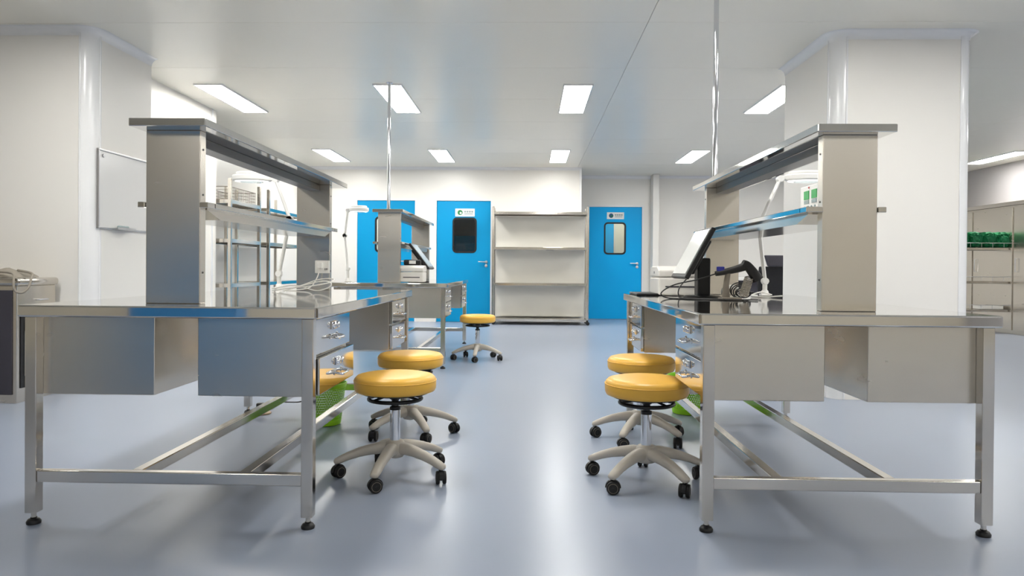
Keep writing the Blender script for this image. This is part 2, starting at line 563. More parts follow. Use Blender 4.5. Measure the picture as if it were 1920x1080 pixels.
# ------------------------------------------------------------------ ceiling lights
fr = MB()
LW, LL, e = 0.26, 1.214, 0.012
fr.box(-e, 0, -e, LL + e, -0.016, 0.0).box(LW, LW + e, -e, LL + e, -0.016, 0.0).box(0, LW, -e, 0, -0.016, 0.0).box(0, LW, LL, LL + e, -0.016, 0.0)
fr_me = fr.mesh('frame')
fr_me.materials.append(MATS['trim'])
df_me = MB().box(0.001, LW - 0.001, 0.001, LL - 0.001, -0.011, -0.001).mesh('diffuser')
df_me.materials.append(MATS['diffuser'])
cols = [(-3.235, 'above the bright left wall'), (-1.50, 'in line with the left workbenches'), (0.325, 'over the middle aisle'),
        (2.375, 'beside the broad right pillar'), (4.7, 'behind the right pillar'), (7.02, 'along the grey right wall')]
rows = [(-3.4, 'added row at the viewer end'), (-0.67, 'added row behind the viewer'), (3.12, 'row over the near workbenches'), (6.91, 'row before the far workbench'), (10.70, 'row nearest the blue doors')]  # rows behind the viewer are unseen, added to brighten steel and pillars
for ry, rl in rows:
    for cx, cl in cols:
        if (cx == 4.7 and ry == 6.91) or (ry == -0.67 and cx < 4):
            continue
        t = thing('ceiling_light', 'white panel light ' + cl + ', ' + rl, 'light', (cx, ry, ZC - 0.0005), group='recessed ceiling panel lights')
        link('frame', fr_me, t)
        link('diffuser', df_me, t)

# ------------------------------------------------------------------ workbenches
foot_me = MB().lathe([(0.0, 0), (0.024, 0), (0.025, 0.008), (0.019, 0.017), (0.011, 0.02), (0.011, 0.024)], 18).mesh('foot')
foot_me.materials.append(MATS['black'])
stem_me = MB().lathe([(0.009, 0.02), (0.009, 0.05)], 10).mesh('foot_stem')
stem_me.materials.append(MATS['steel'])

def handle_mesh(sgn):
    """bow pull on a drawer front that looks towards sgn*x"""
    pts = smooth_path([(0, -0.05, 0.0), (sgn * 0.022, -0.05, -0.004), (sgn * 0.032, -0.042, -0.006), (sgn * 0.034, 0.0, -0.006), (sgn * 0.032, 0.042, -0.006), (sgn * 0.022, 0.05, -0.004), (0, 0.05, 0.0)], 4)
    mb = MB().sweep(pts, 0.0048, n=8)
    for y in (-0.05, 0.05):
        mb.lathe([(0.011, 0), (0.011, 0.003), (0.006, 0.004)], 12, Matrix.Translation((0, y, 0)) @ Matrix.Rotation(sgn * PI / 2, 4, 'Y'))
    me = mb.mesh('handle')
    me.materials.append(MATS['chrome'])
    return me
HANDLE = {1: handle_mesh(1), -1: handle_mesh(-1)}
def lock_mesh(sgn):
    mb = MB()
    mb.box(0 if sgn > 0 else -0.006, 0.006 if sgn > 0 else 0, -0.04, 0.04, -0.016, 0.016, bev=0.002, seg=1)
    for y in (-0.024, 0.024):
        mb.lathe([(0.012, 0), (0.012, 0.014), (0.008, 0.018), (0.0, 0.018)], 14, Matrix.Translation((0, y, 0)) @ Matrix.Rotation(sgn * PI / 2, 4, 'Y'))
    me = mb.mesh('latch')
    me.materials.append(MATS['chrome'])
    return me
LOCK = {1: lock_mesh(1), -1: lock_mesh(-1)}
def screw_mesh(sgn):
    me = MB().lathe([(0.004, 0), (0.004, 0.002), (0, 0.003)], 8, Matrix.Rotation(sgn * PI / 2, 4, 'Y')).mesh('screw')
    me.materials.append(MATS['dark_steel'])
    return me
SCREW = {1: screw_mesh(1), -1: screw_mesh(-1)}

def bench(label, x0, x1, y0, y1, zt, boxes, rails, post_x, shelf_x, mid_x, shelf_y, post_y, open_drawer=None, socket=None):
    ox, oy = (x0 + x1) / 2, (y0 + y1) / 2
    t = thing('workbench', label, 'workbench', (ox, oy, 0), group='stainless steel workbenches')
    def B(*a, **k):
        return MB().box(a[0] - ox, a[1] - ox, a[2] - oy, a[3] - oy, a[4], a[5], **k)
    AP = 0.042
    # worktop: folded sheet with a deep apron
    MB().prism(rrect(x0 - ox, x1 - ox, y0 - oy, y1 - oy, 0.016, 4), zt - AP, zt, bev=0.006, seg=3).build('worktop', 'steel_top', t)
    L = 0.042
    i = 0.02
    for lx in (x0 + i, x1 - i - L):
        for ly in (y0 + i, y1 - i - L):
            lg = B(lx, lx + L, ly, ly + L, 0.042, zt - AP, bev=0.003).build('leg', 'steel', t)
            link('foot', foot_me, lg, (lx + L / 2 - ox, ly + L / 2 - oy, 0))
            link('foot_stem', stem_me, lg, (lx + L / 2 - ox, ly + L / 2 - oy, 0))
    for ly in (y0 + i, y1 - i - L):
        B(x0 + i + L, x1 - i - L, ly + 0.004, ly + 0.036, 0.155, 0.198, bev=0.003).build('crossbar', 'steel', t)
    for rx in rails:
        B(rx - 0.02, rx + 0.02, y0 + i + 0.037, y1 - i - 0.037, 0.157, 0.197, bev=0.003).build('rail', 'steel', t)
    # drawer boxes at each corner; drawers look outwards
    z0, z1 = 0.470, zt - AP
    for (bx0, bx1, sgn) in boxes:
        for end, (by0, by1) in enumerate(((y0 + 0.062, y0 + 0.60), (y1 - 0.53, y1 - 0.066))):
            B(bx0, bx1, by0, by1, z0, z1, bev=0.002, seg=1).build('drawer_box', 'steel_panel', t)
            fx = bx1 if sgn > 0 else bx0
            zm = (z0 + z1) / 2
            for k, (dz0, dz1) in enumerate(((z0 + 0.004, zm - 0.004), (zm + 0.004, z1 - 0.008))):
                out = 0.012
                if open_drawer == (sgn, end, k):
                    out = 0.03
                a, b = (fx + 0.001, fx + out + 0.006) if sgn > 0 else (fx - out - 0.006, fx - 0.001)
                d = B(a, b, by0 + 0.012, by1 - 0.012, dz0, dz1, bev=0.003).build('drawer', 'steel_top', t)
                hx = (b if sgn > 0 else a) - ox
                yc = (by0 + by1) / 2 - oy
                link('handle', HANDLE[sgn], d, (hx, yc, (dz0 + dz1) / 2 - 0.012))
                link('latch', LOCK[sgn], d, (hx, yc, (dz0 + dz1) / 2 + 0.03))
    # over-bench shelf: two end posts, top shelf with lamp channel, middle shelf
    zs = 1.494
    for py in post_y:
        p = B(post_x[0], post_x[1], py, py + 0.05, zt, zs - 0.03, bev=0.003).build('shelf_post', 'steel_panel', t)
        for zz in (zt + 0.12, zt + 0.42, zs - 0.1):
            for sx, xx in ((-1, post_x[0]), (1, post_x[1])):
                link('screw', SCREW[sx], p, (xx - ox, py + 0.025 - oy, zz))
    B(shelf_x[0], shelf_x[1], shelf_y[0], shelf_y[1], zs - 0.03, zs, bev=0.003).build('top_shelf', 'steel_top', t)
    pc = (post_x[0] + post_x[1]) / 2
    B(pc - 0.04, pc + 0.04, post_y[0] + 0.05, post_y[1], zs - 0.066, zs - 0.03, bev=0.003).build('lamp_channel', 'dark_steel', t)
    mz = 1.19
    # shelf plate notched round the posts
    ms = MB()
    ms.box(mid_x[0] - ox, mid_x[1] - ox, post_y[0] + 0.05 - oy, post_y[1] - oy, mz - 0.022, mz, bev=0.003)
    for py in post_y:
        ms.box(mid_x[0] - ox, post_x[0] - 0.001 - ox, py - 0.01 - oy, py + 0.06 - oy, mz - 0.0215, mz - 0.0005, bev=0.002)
        ms.box(post_x[1] + 0.001 - ox, mid_x[1] - ox, py - 0.01 - oy, py + 0.06 - oy, mz - 0.0215, mz - 0.0005, bev=0.002)
    sh = ms.build('middle_shelf', 'steel_top', t)
    hw = (mid_x[1] - mid_x[0]) / 2 - 0.03
    pc = (mid_x[0] + mid_x[1]) / 2
    sup = MB()
    ya, yb = post_y[0] + 0.052 - oy, post_y[1] - 0.002 - oy
    sup.prism([(ya, mz - 0.022), (yb, mz - 0.022), (yb, mz - 0.026), (yb - 0.12, mz - 0.058), (ya + 0.12, mz - 0.058), (ya, mz - 0.026)], pc - hw - ox, pc + hw - ox, axis='x')
    sup.build('shelf_support', 'steel', sh)
    if socket:
        sx0, sx1, sz0, sz1 = socket
        py = post_y[1]
        s = B(sx0, sx1, py - 0.012, py, sz0, sz1, bev=0.003).build('socket_plate', 'white', t)
        B(sx0 + 0.02, sx0 + 0.055, py - 0.045, py - 0.012, sz0 + 0.03, sz1 - 0.012, bev=0.006).build('plug', 'white', s)
        hs = MB()
        for k in range(3):
            hs.box(sx1 - 0.03 + k * 0.008 - ox, sx1 - 0.027 + k * 0.008 - ox, py - 0.0135 - oy, py - 0.011 - oy, sz0 + 0.02, sz0 + 0.032)
        hs.build('socket_slot', 'black', s)
    return t

bench('near steel workbench on the left, its far shelf post carrying a white socket',
      -1.845, -0.752, 2.555, 4.66, 0.80, [(-1.785, -1.37, -1), (-1.209, -0.80, 1)], (-1.43, -1.03),
      (-1.473, -1.262), (-1.492, -1.203), (-1.50, -1.228), (2.655, 4.755), (2.745, 4.55), open_drawer=(1, 0, 0),
      socket=(-1.352, -1.26, 0.905, 0.985))
bench('near steel workbench on the right, with monitor, printer and scanner on it',
      0.607, 1.676, 2.595, 4.68, 0.790, [(0.66, 1.075, -1), (1.229, 1.640, 1)], (0.905, 1.31),
      (1.118, 1.325), (1.072, 1.366), (1.053, 1.355), (2.735, 4.80), (2.80, 4.62))
bench('far steel workbench standing beyond the left near one, in front of the blue doors',
      -1.85, -0.76, 6.72, 9.05, 0.80, [(-1.79, -1.38, -1), (-1.21, -0.805, 1)], (-1.43, -1.03),
      (-1.443, -1.228), (-1.478, -1.19), (-1.49, -1.21), (6.78, 9.0), (6.87, 8.85))

# ------------------------------------------------------------------ service poles
def pole(label, x, y, z0):
    t = thing('service_pole', label, 'pole', (x, y, z0), group='service poles from bench shelf to ceiling')
    MB().lathe([(0.016, 0.004), (0.016, ZC - z0 - 0.004)], 20).build('tube', 'chrome', t)
    MB().lathe([(0.034, 0), (0.034, 0.004), (0.017, 0.012)], 20).build('base_flange', 'chrome', t)
    MB().lathe([(0.017, ZC - z0 - 0.014), (0.034, ZC - z0 - 0.005), (0.034, ZC - z0 - 0.001)], 20).build('ceiling_flange', 'chrome', t)
pole('polished steel pole rising to the ceiling from the right workbench shelf', 1.19, 4.70, 1.494)
pole('polished steel pole rising to the ceiling from the far workbench shelf', -1.34, 6.86, 1.494)

# ------------------------------------------------------------------ stools
R_BASE = 0.25
def make_stool():
    t = thing('stool', '', 'stool', group='yellow padded swivel stools')
    S = MB().lathe([(0, 0.385), (0.165, 0.385), (0.178, 0.390), (0.184, 0.402), (0.185, 0.430), (0.181, 0.447), (0.170, 0.458), (0.150, 0.463), (0.09, 0.466), (0, 0.467)], 56)
    seat = S.build('seat', 'yellow', t, angle=60)
    MB().torus(0.1845, 0.0022, 0.437, 56, 6).build('piping', 'yellow', seat, angle=80)
    MB().lathe([(0, 0.378), (0.15, 0.378), (0.15, 0.385), (0, 0.385)], 32).build('seat_plate', 'black', t)
    rg = MB().torus(0.118, 0.0085, 0.352, 44, 10).build('height_ring', 'black', t, angle=80)
    for k in range(3):
        sp = MB()
        a = 2 * PI * k / 3 + 0.6
        sp.sweep([(0.112 * math.cos(a), 0.112 * math.sin(a), 0.353), (0.03 * math.cos(a), 0.03 * math.sin(a), 0.372)], 0.006, n=8)
        sp.build('ring_spoke', 'black', rg)
    MB().lathe([(0.038, 0.378), (0.030, 0.355), (0.016, 0.345), (0.016, 0.318), (0.024, 0.316), (0.024, 0.302), (0.020, 0.300)], 22).build('collar', 'black', t)
    MB().lathe([(0.0235, 0.15), (0.0235, 0.302), (0.021, 0.304)], 28).build('gas_column', 'chrome', t)
    MB().lathe([(0.022, 0.085), (0.038, 0.09), (0.05, 0.11), (0.05, 0.145), (0.038, 0.162), (0.026, 0.166), (0.0235, 0.166)], 28).build('base_hub', 'base_grey', t)
    # arm and caster meshes are shared by the five directions
    arm = MB()
    pr = [(0.02, 0.128, 0.029, 0.030), (0.06, 0.131, 0.027, 0.027), (0.11, 0.124, 0.0245, 0.023), (0.16, 0.112, 0.0225, 0.020), (0.205, 0.097, 0.021, 0.0175), (0.238, 0.083, 0.0205, 0.016), (0.262, 0.073, 0.018, 0.013), (0.268, 0.070, 0.010, 0.006)]
    arm.sweep([(r, 0, z) for r, z, _, _ in pr], [(a, b) for _, _, a, b in pr], n=14, power=2.6)
    arm_me = arm.mesh('base_arm', 50)
    arm_me.materials.append(MATS['base_grey'])
    wh = MB()
    rot = Matrix.Rotation(PI / 2, 4, 'X')
    wh.lathe([(0.0, -0.0085), (0.019, -0.0085), (0.026, -0.0075), (0.0285, -0.003), (0.0285, 0.003), (0.026, 0.0075), (0.019, 0.0085), (0.0, 0.0085)], 24, rot)
    wh_me = wh.mesh('wheel', 40)
    wh_me.materials.append(MATS['black_rubber'])
    cap = MB()
    for s in (-1, 1):
        cap.torus(0.0195, 0.0018, 0.0, 22, 6, Matrix.Translation((0, s * 0.0215, 0)) @ rot)
    cap_me = cap.mesh('wheel_ring', 60)
    cap_me.materials.append(MATS['hub_grey'])
    hd = MB()
    hd.lathe([(0.006, 0.02), (0.006, 0.052), (0.010, 0.053), (0.010, 0.058)], 12)
    hood = [(0.033 * math.cos(a), 0.033 * math.sin(a)) for a in [k / 10 * PI for k in range(11)]] + [(0.024 * math.cos(a), 0.024 * math.sin(a)) for a in [PI - k / 10 * PI for k in range(11)]]
    hd.prism(hood, -0.0085, 0.0085, axis='y')
    hd.box(-0.010, 0.010, -0.004, 0.004, -0.012, 0.028)
    hd.lathe([(0.005, -0.024), (0.005, 0.024)], 10, rot)
    hd_me = hd.mesh('caster', 40)
    hd_me.materials.append(MATS['black'])
    for k in range(5):
        a = 2 * PI * k / 5
        ar = link('base_arm', arm_me, t)
        ar.rotation_euler = (0, 0, a)
        c = link('caster', hd_me, t, (R_BASE * math.cos(a), R_BASE * math.sin(a), 0.0287))
        c.rotation_euler = (0, 0, a + [0.7, 2.2, -0.9, 1.5, 2.9][k])
        link('wheel', wh_me, c, (0, -0.0145, 0))
        link('wheel', wh_me, c, (0, 0.0145, 0))
        link('wheel_ring', cap_me, c)
    return t
stool0 = make_stool()
stools = [(-0.602, 3.265, 189.5, 'yellow round stool beside the open drawer of the left near workbench'),
          (-0.668, 4.09, 227, 'yellow round stool behind another at the left near workbench, by the far drawers'),
          (-0.527, 7.47, 196, 'yellow round stool beside the far workbench, in front of the blue doors'),
          (0.527, 3.235, 156, 'yellow round stool beside the front leg of the right workbench'),
          (0.625, 4.03, 168, 'yellow round stool behind another at the right workbench, by the far drawers')]
for i, (x, y, a, lab) in enumerate(stools):
    s = stool0 if i == 0 else copy_tree(stool0)
    s.location = (x, y, 0)
    s.rotation_euler = (0, 0, math.radians(a))
    s['label'] = lab

# ------------------------------------------------------------------ steel racks
def rack(label, cx, cy, rotz, W, D=0.45, H=1.98, shelves=(0.10, 0.70, 1.30, 1.89), group='tall stainless steel racks', braces=True):
    t = thing('steel_rack', label, 'rack', (cx, cy, 0), rotz, group=group)
    for sx in (-1, 1):
        for sy in (-1, 1):
            x, y = sx * (W / 2 - 0.02), sy * (D / 2 - 0.02)
            p = MB().box(x - 0.019, x + 0.019, y - 0.019, y + 0.019, 0.085, H, bev=0.004).build('post', 'steel', t)
            MB().lathe([(0.0, 0.0), (0.012, 0.0), (0.012, 0.03)], 10).mesh('x')
            c = MB()
            c.lathe([(0.0, -0.012), (0.026, -0.012), (0.03, -0.006), (0.03, 0.006), (0.026, 0.012), (0.0, 0.012)], 18, Matrix.Translation((x + 0.01, y, 0.03)) @ Matrix.Rotation(PI / 2, 4, 'X'))
            c.prism([(-0.02, 0.03), (0.02, 0.03), (0.012, 0.085), (-0.012, 0.085)], -0.018, -0.014, axis='y', mx=Matrix.Translation((x, y, 0)))
            c.prism([(-0.02, 0.03), (0.02, 0.03), (0.012, 0.085), (-0.012, 0.085)], 0.014, 0.018, axis='y', mx=Matrix.Translation((x, y, 0)))
            c.build('caster', 'black', p)
    for z in shelves:
        mb = MB().box(-W / 2 + 0.04, W / 2 - 0.04, -D / 2 + 0.005, D / 2 - 0.005, z - 0.004, z)
        mb.box(-W / 2 + 0.04, W / 2 - 0.04, -D / 2 + 0.002, -D / 2 + 0.03, z - 0.045, z - 0.0005, bev=0.003)
        mb.box(-W / 2 + 0.04, W / 2 - 0.04, D / 2 - 0.03, D / 2 - 0.002, z - 0.045, z - 0.0005, bev=0.003)
        for sx in (-1, 1):
            x = sx * (W / 2 - 0.028)
            mb.box(x - 0.012, x + 0.012, -D / 2 + 0.042, D / 2 - 0.042, z - 0.044, z - 0.001, bev=0.002)
        mb.build('shelf', 'steel', t)
    return t
rk = rack('tall empty steel rack between the two blue doors at the back wall', 0.185, YB - 0.30, 0, 1.62)
bs = bmesh.new()
NX, NZ = 40, 48
gv = [[bs.verts.new((-0.76 + 1.52 * i / NX, 0.19 + 0.006 * math.sin(i * 0.55 + j * 0.21) + 0.005 * math.sin(i * 0.23 - j * 0.5) + 0.004 * math.sin(j * 0.9), 0.12 + 1.72 * j / NZ)) for i in range(NX + 1)] for j in range(NZ + 1)]
for j in range(NZ):
    for i in range(NX):
        bs.faces.new([gv[j][i], gv[j][i + 1], gv[j + 1][i + 1], gv[j + 1][i]])
mb = MB()
mb._merge(bs, None, 60)
mb.build('back_sheet', 'curtain_grey', rk)
rack('tall steel rack by the left side wall, nearer the pillar', -3.63, 8.635, PI / 2, 0.93, 0.46, 1.95, (0.12, 0.745, 1.26, 1.71))
rack('tall steel rack by the left side wall, nearer the blue doors', -3.63, 10.14, PI / 2, 1.50, 0.46, 1.95, (0.12, 0.745, 1.26, 1.71))

# wire basket on top of the left rack
def wire_basket(label, cx, cy, rotz, W, D, z, Hh, mname='alu'):
    t = thing('wire_basket', label, 'basket', (cx, cy, z), rotz)
    rim = MB()
    for zz in (0.004, Hh):
        rim.sweep([(-W / 2, -D / 2, zz), (W / 2, -D / 2, zz), (W / 2, D / 2, zz), (-W / 2, D / 2, zz)], 0.005, n=6, closed=True)
    rim.build('rim', mname, t)
    ws = MB()
    n = int(W / 0.035)
    for k in range(n + 1):
        x = -W / 2 + W * k / n
        for y in (-D / 2, D / 2):
            ws.sweep([(x, y, 0.004), (x, y, Hh)], 0.0022, n=5)
        ws.sweep([(x, -D / 2, 0.004), (x, D / 2, 0.004)], 0.0022, n=5)
    for k in range(1, 4):
        zz = Hh * k / 4
        ws.sweep([(-W / 2, -D / 2, zz), (W / 2, -D / 2, zz), (W / 2, D / 2, zz), (-W / 2, D / 2, zz)], 0.0022, n=5, closed=True)
    w_ = ws.build('wires', mname, t)
    return t
wire_basket('grey wire basket on the top shelf of the rack nearer the pillar', -3.63, 8.635, PI / 2, 0.80, 0.36, 1.711, 0.15, 'hub_grey')

# ------------------------------------------------------------------ magnifier lamps
def magnifier(label, base, elbow, wrist, head_to, clamp_z):
    """clamp-on lamp: pins at base, elbow, wrist (world points); flat oval head reaching towards head_to"""
    B0 = Vector(base)
    t = thing('magnifier_lamp', label, 'lamp', (base[0], base[1], clamp_z), group='white arm lamps clamped to workbenches')
    L = lambda p: (p[0] - base[0], p[1] - base[1], p[2] - clamp_z)
    b, e, wv, h = [Vector(L(p)) for p in (base, elbow, wrist, head_to)]
    top = b.z
    MB().box(-0.028, 0.028, -0.025, 0.025, 0.0, 0.012, bev=0.003).lathe([(0.024, 0.012), (0.020, 0.03), (0.014, 0.035), (0.014, top - 0.02), (0.02, top - 0.015), (0.02, top + 0.012), (0.0, top + 0.014)], 18).build('clamp', 'white', t)
    def arm(a, c, name):
        mb = MB()
        off = Vector((0, 0.014, 0))
        for s in (-1, 1):
            mb.sweep([a + off * s, a.lerp(c, 0.5) + off * s, c + off * s], 0.0075, n=8)
        for p in (a, c):
            mb.lathe([(0.0, -0.022), (0.019, -0.022), (0.019, 0.022), (0.0, 0.022)], 14, Matrix.Translation(p) @ Matrix.Rotation(PI / 2, 4, 'X'))
        mb.build(name, 'white', t)
    arm(b, e, 'lower_arm')
    arm(e, wv, 'upper_arm')
    d = (h - wv)
    d.z = 0
    Ln = d.length
    ang = math.atan2(d.y, d.x)
    mx = Matrix.Translation(wv) @ Matrix.Rotation(ang, 4, 'Z')
    hd = MB()
    ctr = Ln * 0.55
    a_, b_ = Ln * 0.45, 0.085
    oval = lambda k, s: [(ctr + s * a_ * math.cos(2 * PI * i / k), s * b_ * math.sin(2 * PI * i / k)) for i in range(k)]
    hd.prism(oval(28, 1.0), -0.012, 0.026, bev=0.008, seg=2, mx=mx)
    hd.prism(oval(28, 0.82), 0.026, 0.045, bev=0.008, seg=2, mx=mx)
    hd.box(-0.01, Ln * 0.2, -0.02, 0.02, -0.006, 0.02, bev=0.004, mx=mx)
    head = hd.build('lamp_head', 'white', t)
    MB().prism(oval(28, 0.86), -0.016, -0.0125, mx=mx).build('lamp_ring', 'lamp_ring', head)
    MB().prism(oval(28, 0.6), -0.020, -0.0165, mx=mx).build('lens', 'glass', head)
    return t
magnifier('white magnifier lamp behind the shelf of the left near workbench', (-1.60, 4.60, 0.90), (-1.535, 4.605, 1.25), (-1.625, 4.60, 1.50), (-1.89, 4.56, 1.50), 0.8005)
magnifier('white magnifier lamp behind the shelf of the right workbench', (1.435, 4.45, 0.88), (1.395, 4.45, 1.22), (1.52, 4.45, 1.50), (1.80, 4.43, 1.50), 0.7905)
magnifier('white magnifier lamp on the far workbench, beside the hidden blue door', (-1.80, 7.15, 0.93), (-1.845, 7.2, 1.26), (-1.815, 7.2, 1.51), (-1.60, 7.15, 1.51), 0.8005)

# ------------------------------------------------------------------ monitors, printers, scanner
def monitor(label, x, y, z0, sgn, cz=0.90, tilt=31, W=0.37, Hh=0.32, screen='screen'):
    """monitor facing sgn*x, leaning back; (x, y) = bottom edge centre of screen, z0 = bench top, cz = bottom edge height"""
    t = thing('monitor', label, 'monitor', (x, y, z0), group='tilted monitors on workbenches')
    c = cz - z0
    a = math.radians(tilt)
    # local frame: u up along the screen, n = facing direction
    mx = Matrix.Translation((0, 0, c)) @ Matrix.Rotation(-sgn * a, 4, 'Y')
    n = sgn
    body = MB()
    if n < 0:
        body.box(0.003, 0.028, -W / 2, W / 2, 0, Hh, bev=0.006, mx=mx).box(0.028, 0.05, -W / 2 + 0.05, W / 2 - 0.05, 0.04, Hh - 0.06, bev=0.008, mx=mx)
    else:
        body.box(-0.028, -0.003, -W / 2, W / 2, 0, Hh, bev=0.006, mx=mx).box(-0.05, -0.028, -W / 2 + 0.05, W / 2 - 0.05, 0.04, Hh - 0.06, bev=0.008, mx=mx)
    body.build('housing', 'black', t)
    MB().box(min(0.0005 * n, 0.003 * -n), max(0.0005 * n, 0.003 * -n), -W / 2 + 0.02, W / 2 - 0.02, 0.022, Hh - 0.016, mx=mx).build('screen_panel', screen, t)
    bx = -n * 0.14
    st = MB()
    st.box(bx - 0.035, bx + 0.035, -0.045, 0.045, 0.01, 0.22, bev=0.01)
    st.sweep([(bx, 0, 0.17), (-n * 0.10, 0, c + 0.10)], 0.016, n=8)
    st.build('stand', 'black', t)
    MB().lathe([(0, 0), (0.105, 0), (0.105, 0.006), (0.09, 0.014), (0, 0.018)], 28, Matrix.Translation((bx, 0, 0.0005))).build('stand_foot', 'black', t)
    return t
mon_right = monitor('tilted monitor with white glare painted on its screen on the right workbench', 0.815, 4.02, 0.790, -1, cz=0.905, tilt=28, Hh=0.305)
monitor('tilted monitor with pale screen on the far workbench beside a printer', -0.985, 7.36, 0.80, 1, cz=0.94, tilt=38)

def printer(label, x0, x1, y0, y1, z, h, group):
    t = thing('label_printer', label, 'printer', ((x0 + x1) / 2, (y0 + y1) / 2, z), group=group)
    wx, wy = (x1 - x0) / 2, (y1 - y0) / 2
    MB().box(-wx, wx, -wy, wy, 0.004, h * 0.62, bev=0.012, seg=3).build('base', 'printer', t)
    lid = MB().prism([(-wy, h * 0.635), (wy, h * 0.635), (wy, h * 0.93), (wy * 0.6, h), (-wy * 0.55, h), (-wy, h * 0.86)], -wx, wx, axis='x', bev=0.008, seg=2).build('lid', 'printer', t)
    MB().box(-wx - 0.0015, -wx + 0.002, -0.008, 0.008, h * 0.74, h * 0.82, bev=0.001, seg=1).build('latch_button', 'black', lid)
    MB().box(-wx * 0.7, wx * 0.7, -wy - 0.002, -wy + 0.004, h * 0.28, h * 0.33).build('paper_slot', 'dark_panel', t)
    return t
printer('white label printer at the far end of the right workbench', 0.765, 1.03, 4.30, 4.60, 0.7905, 0.175, 'white label printers')
printer('white label printer on the far workbench under a black handheld device', -1.245, -1.015, 6.93, 7.15, 0.8005, 0.165, 'white label printers')

t = thing('handheld_terminal', 'black handheld device with white label lying on the far printer', 'device', (-1.13, 7.04, 0.9665))
MB().box(-0.09, 0.075, -0.035, 0.035, 0.0, 0.055, bev=0.014, seg=3).build('body', 'black', t)
MB().box(-0.035, 0.03, -0.0365, -0.034, 0.014, 0.046, bev=0.001, seg=1).build('label_sticker', 'white', t)

# handheld scanner resting in a cradle
scanner = t = thing('barcode_scanner', 'black pistol-shaped scanner resting on a grey cradle by the monitor', 'scanner', (1.05, 3.82, 0.7905))
g = MB()
hpts = smooth_path([(-0.075, 0, 0.135), (-0.035, 0, 0.143), (0.02, 0, 0.156), (0.06, 0, 0.168), (0.085, 0, 0.178)], 4)
g.sweep(hpts, [(0.016 + 0.006 * k / len(hpts), 0.013 + 0.012 * k / len(hpts)) for k in range(len(hpts))], n=12)
g.build('grip', 'black_rubber', t)
hd = smooth_path([(0.065, 0, 0.192), (0.09, 0, 0.178), (0.125, 0, 0.135), (0.145, 0, 0.105)], 4)
MB().sweep(hd, [(0.024 + 0.012 * k / len(hd), 0.018 + 0.012 * k / len(hd)) for k in range(len(hd))], n=14, power=3).build('scan_head', 'black_rubber', t)
MB().box(-0.068, -0.03, -0.012, 0.012, 0.148, 0.172, bev=0.004).build('trigger', 'blue_plastic', t)
cr = MB().box(-0.05, 0.05, -0.05, 0.05, 0.0, 0.012, bev=0.004)
cr.sweep([(-0.02, 0, 0.01), (-0.02, 0, 0.07), (-0.01, 0, 0.138)], [(0.022, 0.02), (0.016, 0.015), (0.014, 0.012)], n=10)
cr.build('cradle', 'hub_grey', t)
coil = []
for k in range(150):
    a = k / 150 * 13 * 2 * PI
    s = k / 150
    c0 = Vector((0.10 - 0.03 * s, -0.005, 0.118 - 0.095 * s))
    coil.append(c0 + Vector((0.022 * math.cos(a), 0.020 * math.sin(a), 0.006 * math.sin(a))))
MB().sweep(coil, 0.0032, n=6).build('coiled_cord', 'cloth_grey', t, angle=80)

def cord(name, label, pts, r, mname, cat='cable', group=None, sub=8):
    P = smooth_path(pts, sub)
    o = Vector(P[0])
    return tag(MB().sweep([p - o for p in P], r, n=7).build(name, mname, loc=tuple(o), angle=80), label, cat, group)
def part_cord(parent, name, pts, r, mname, sub=8):
    o = parent.location
    return MB().sweep([p - o for p in smooth_path(pts, sub)], r, n=7).build(name, mname, parent)
ZR = 0.790
part_cord(scanner, 'cable', [(0.975, 3.82, 0.925), (0.88, 3.80, 0.895), (0.76, 3.82, 0.865), (0.70, 3.86, 0.82), (0.74, 3.86, ZR + 0.004), (0.85, 3.80, ZR + 0.004), (1.05, 3.72, ZR + 0.004), (1.16, 3.70, ZR + 0.005)], 0.0035, 'black')
part_cord(mon_right, 'cable', [(0.86, 3.96, 0.90), (0.81, 3.92, 0.85), (0.80, 3.90, 0.81), (0.82, 3.88, ZR + 0.004), (0.95, 3.80, ZR + 0.004), (1.0, 3.70, ZR + 0.004)], 0.0035, 'black')
for k, (cx_, cy_, rr, zz, mt_, lab) in enumerate(((1.13, 3.93, 0.045, 0.075, 'black', 'black cord bunched upright beside the scanner cradle'),
                                        (1.10, 3.97, 0.055, 0.06, 'white_cable', 'pale cord bunched behind the scanner cradle'),
                                        (1.16, 3.96, 0.04, 0.05, 'black', 'black cord loop leaning at the right of the scanner cradle'))):
    pts = []
    for i in range(29):
        a = i / 28 * 2 * PI * 2.75 + k
        pts.append((cx_ + rr * (1 - 0.008 * i) * math.cos(a), cy_ + 0.02 * math.sin(a * 0.7 + k), ZR + 0.006 + zz * 0.55 * (1 + math.sin(a)) * (1 - 0.01 * i)))
    cord('bunched_cord', lab, pts, 0.0035, mt_, group='cords bunched by the scanner', sub=3)
t = tag(MB().box(-0.075, 0.075, -0.16, 0.16, 0.0, 0.012, bev=0.005).build('keyboard_tray', 'black', loc=(0.715, 4.48, ZR + 0.0005)), 'flat black pad at the far corner of the right workbench', 'pad')

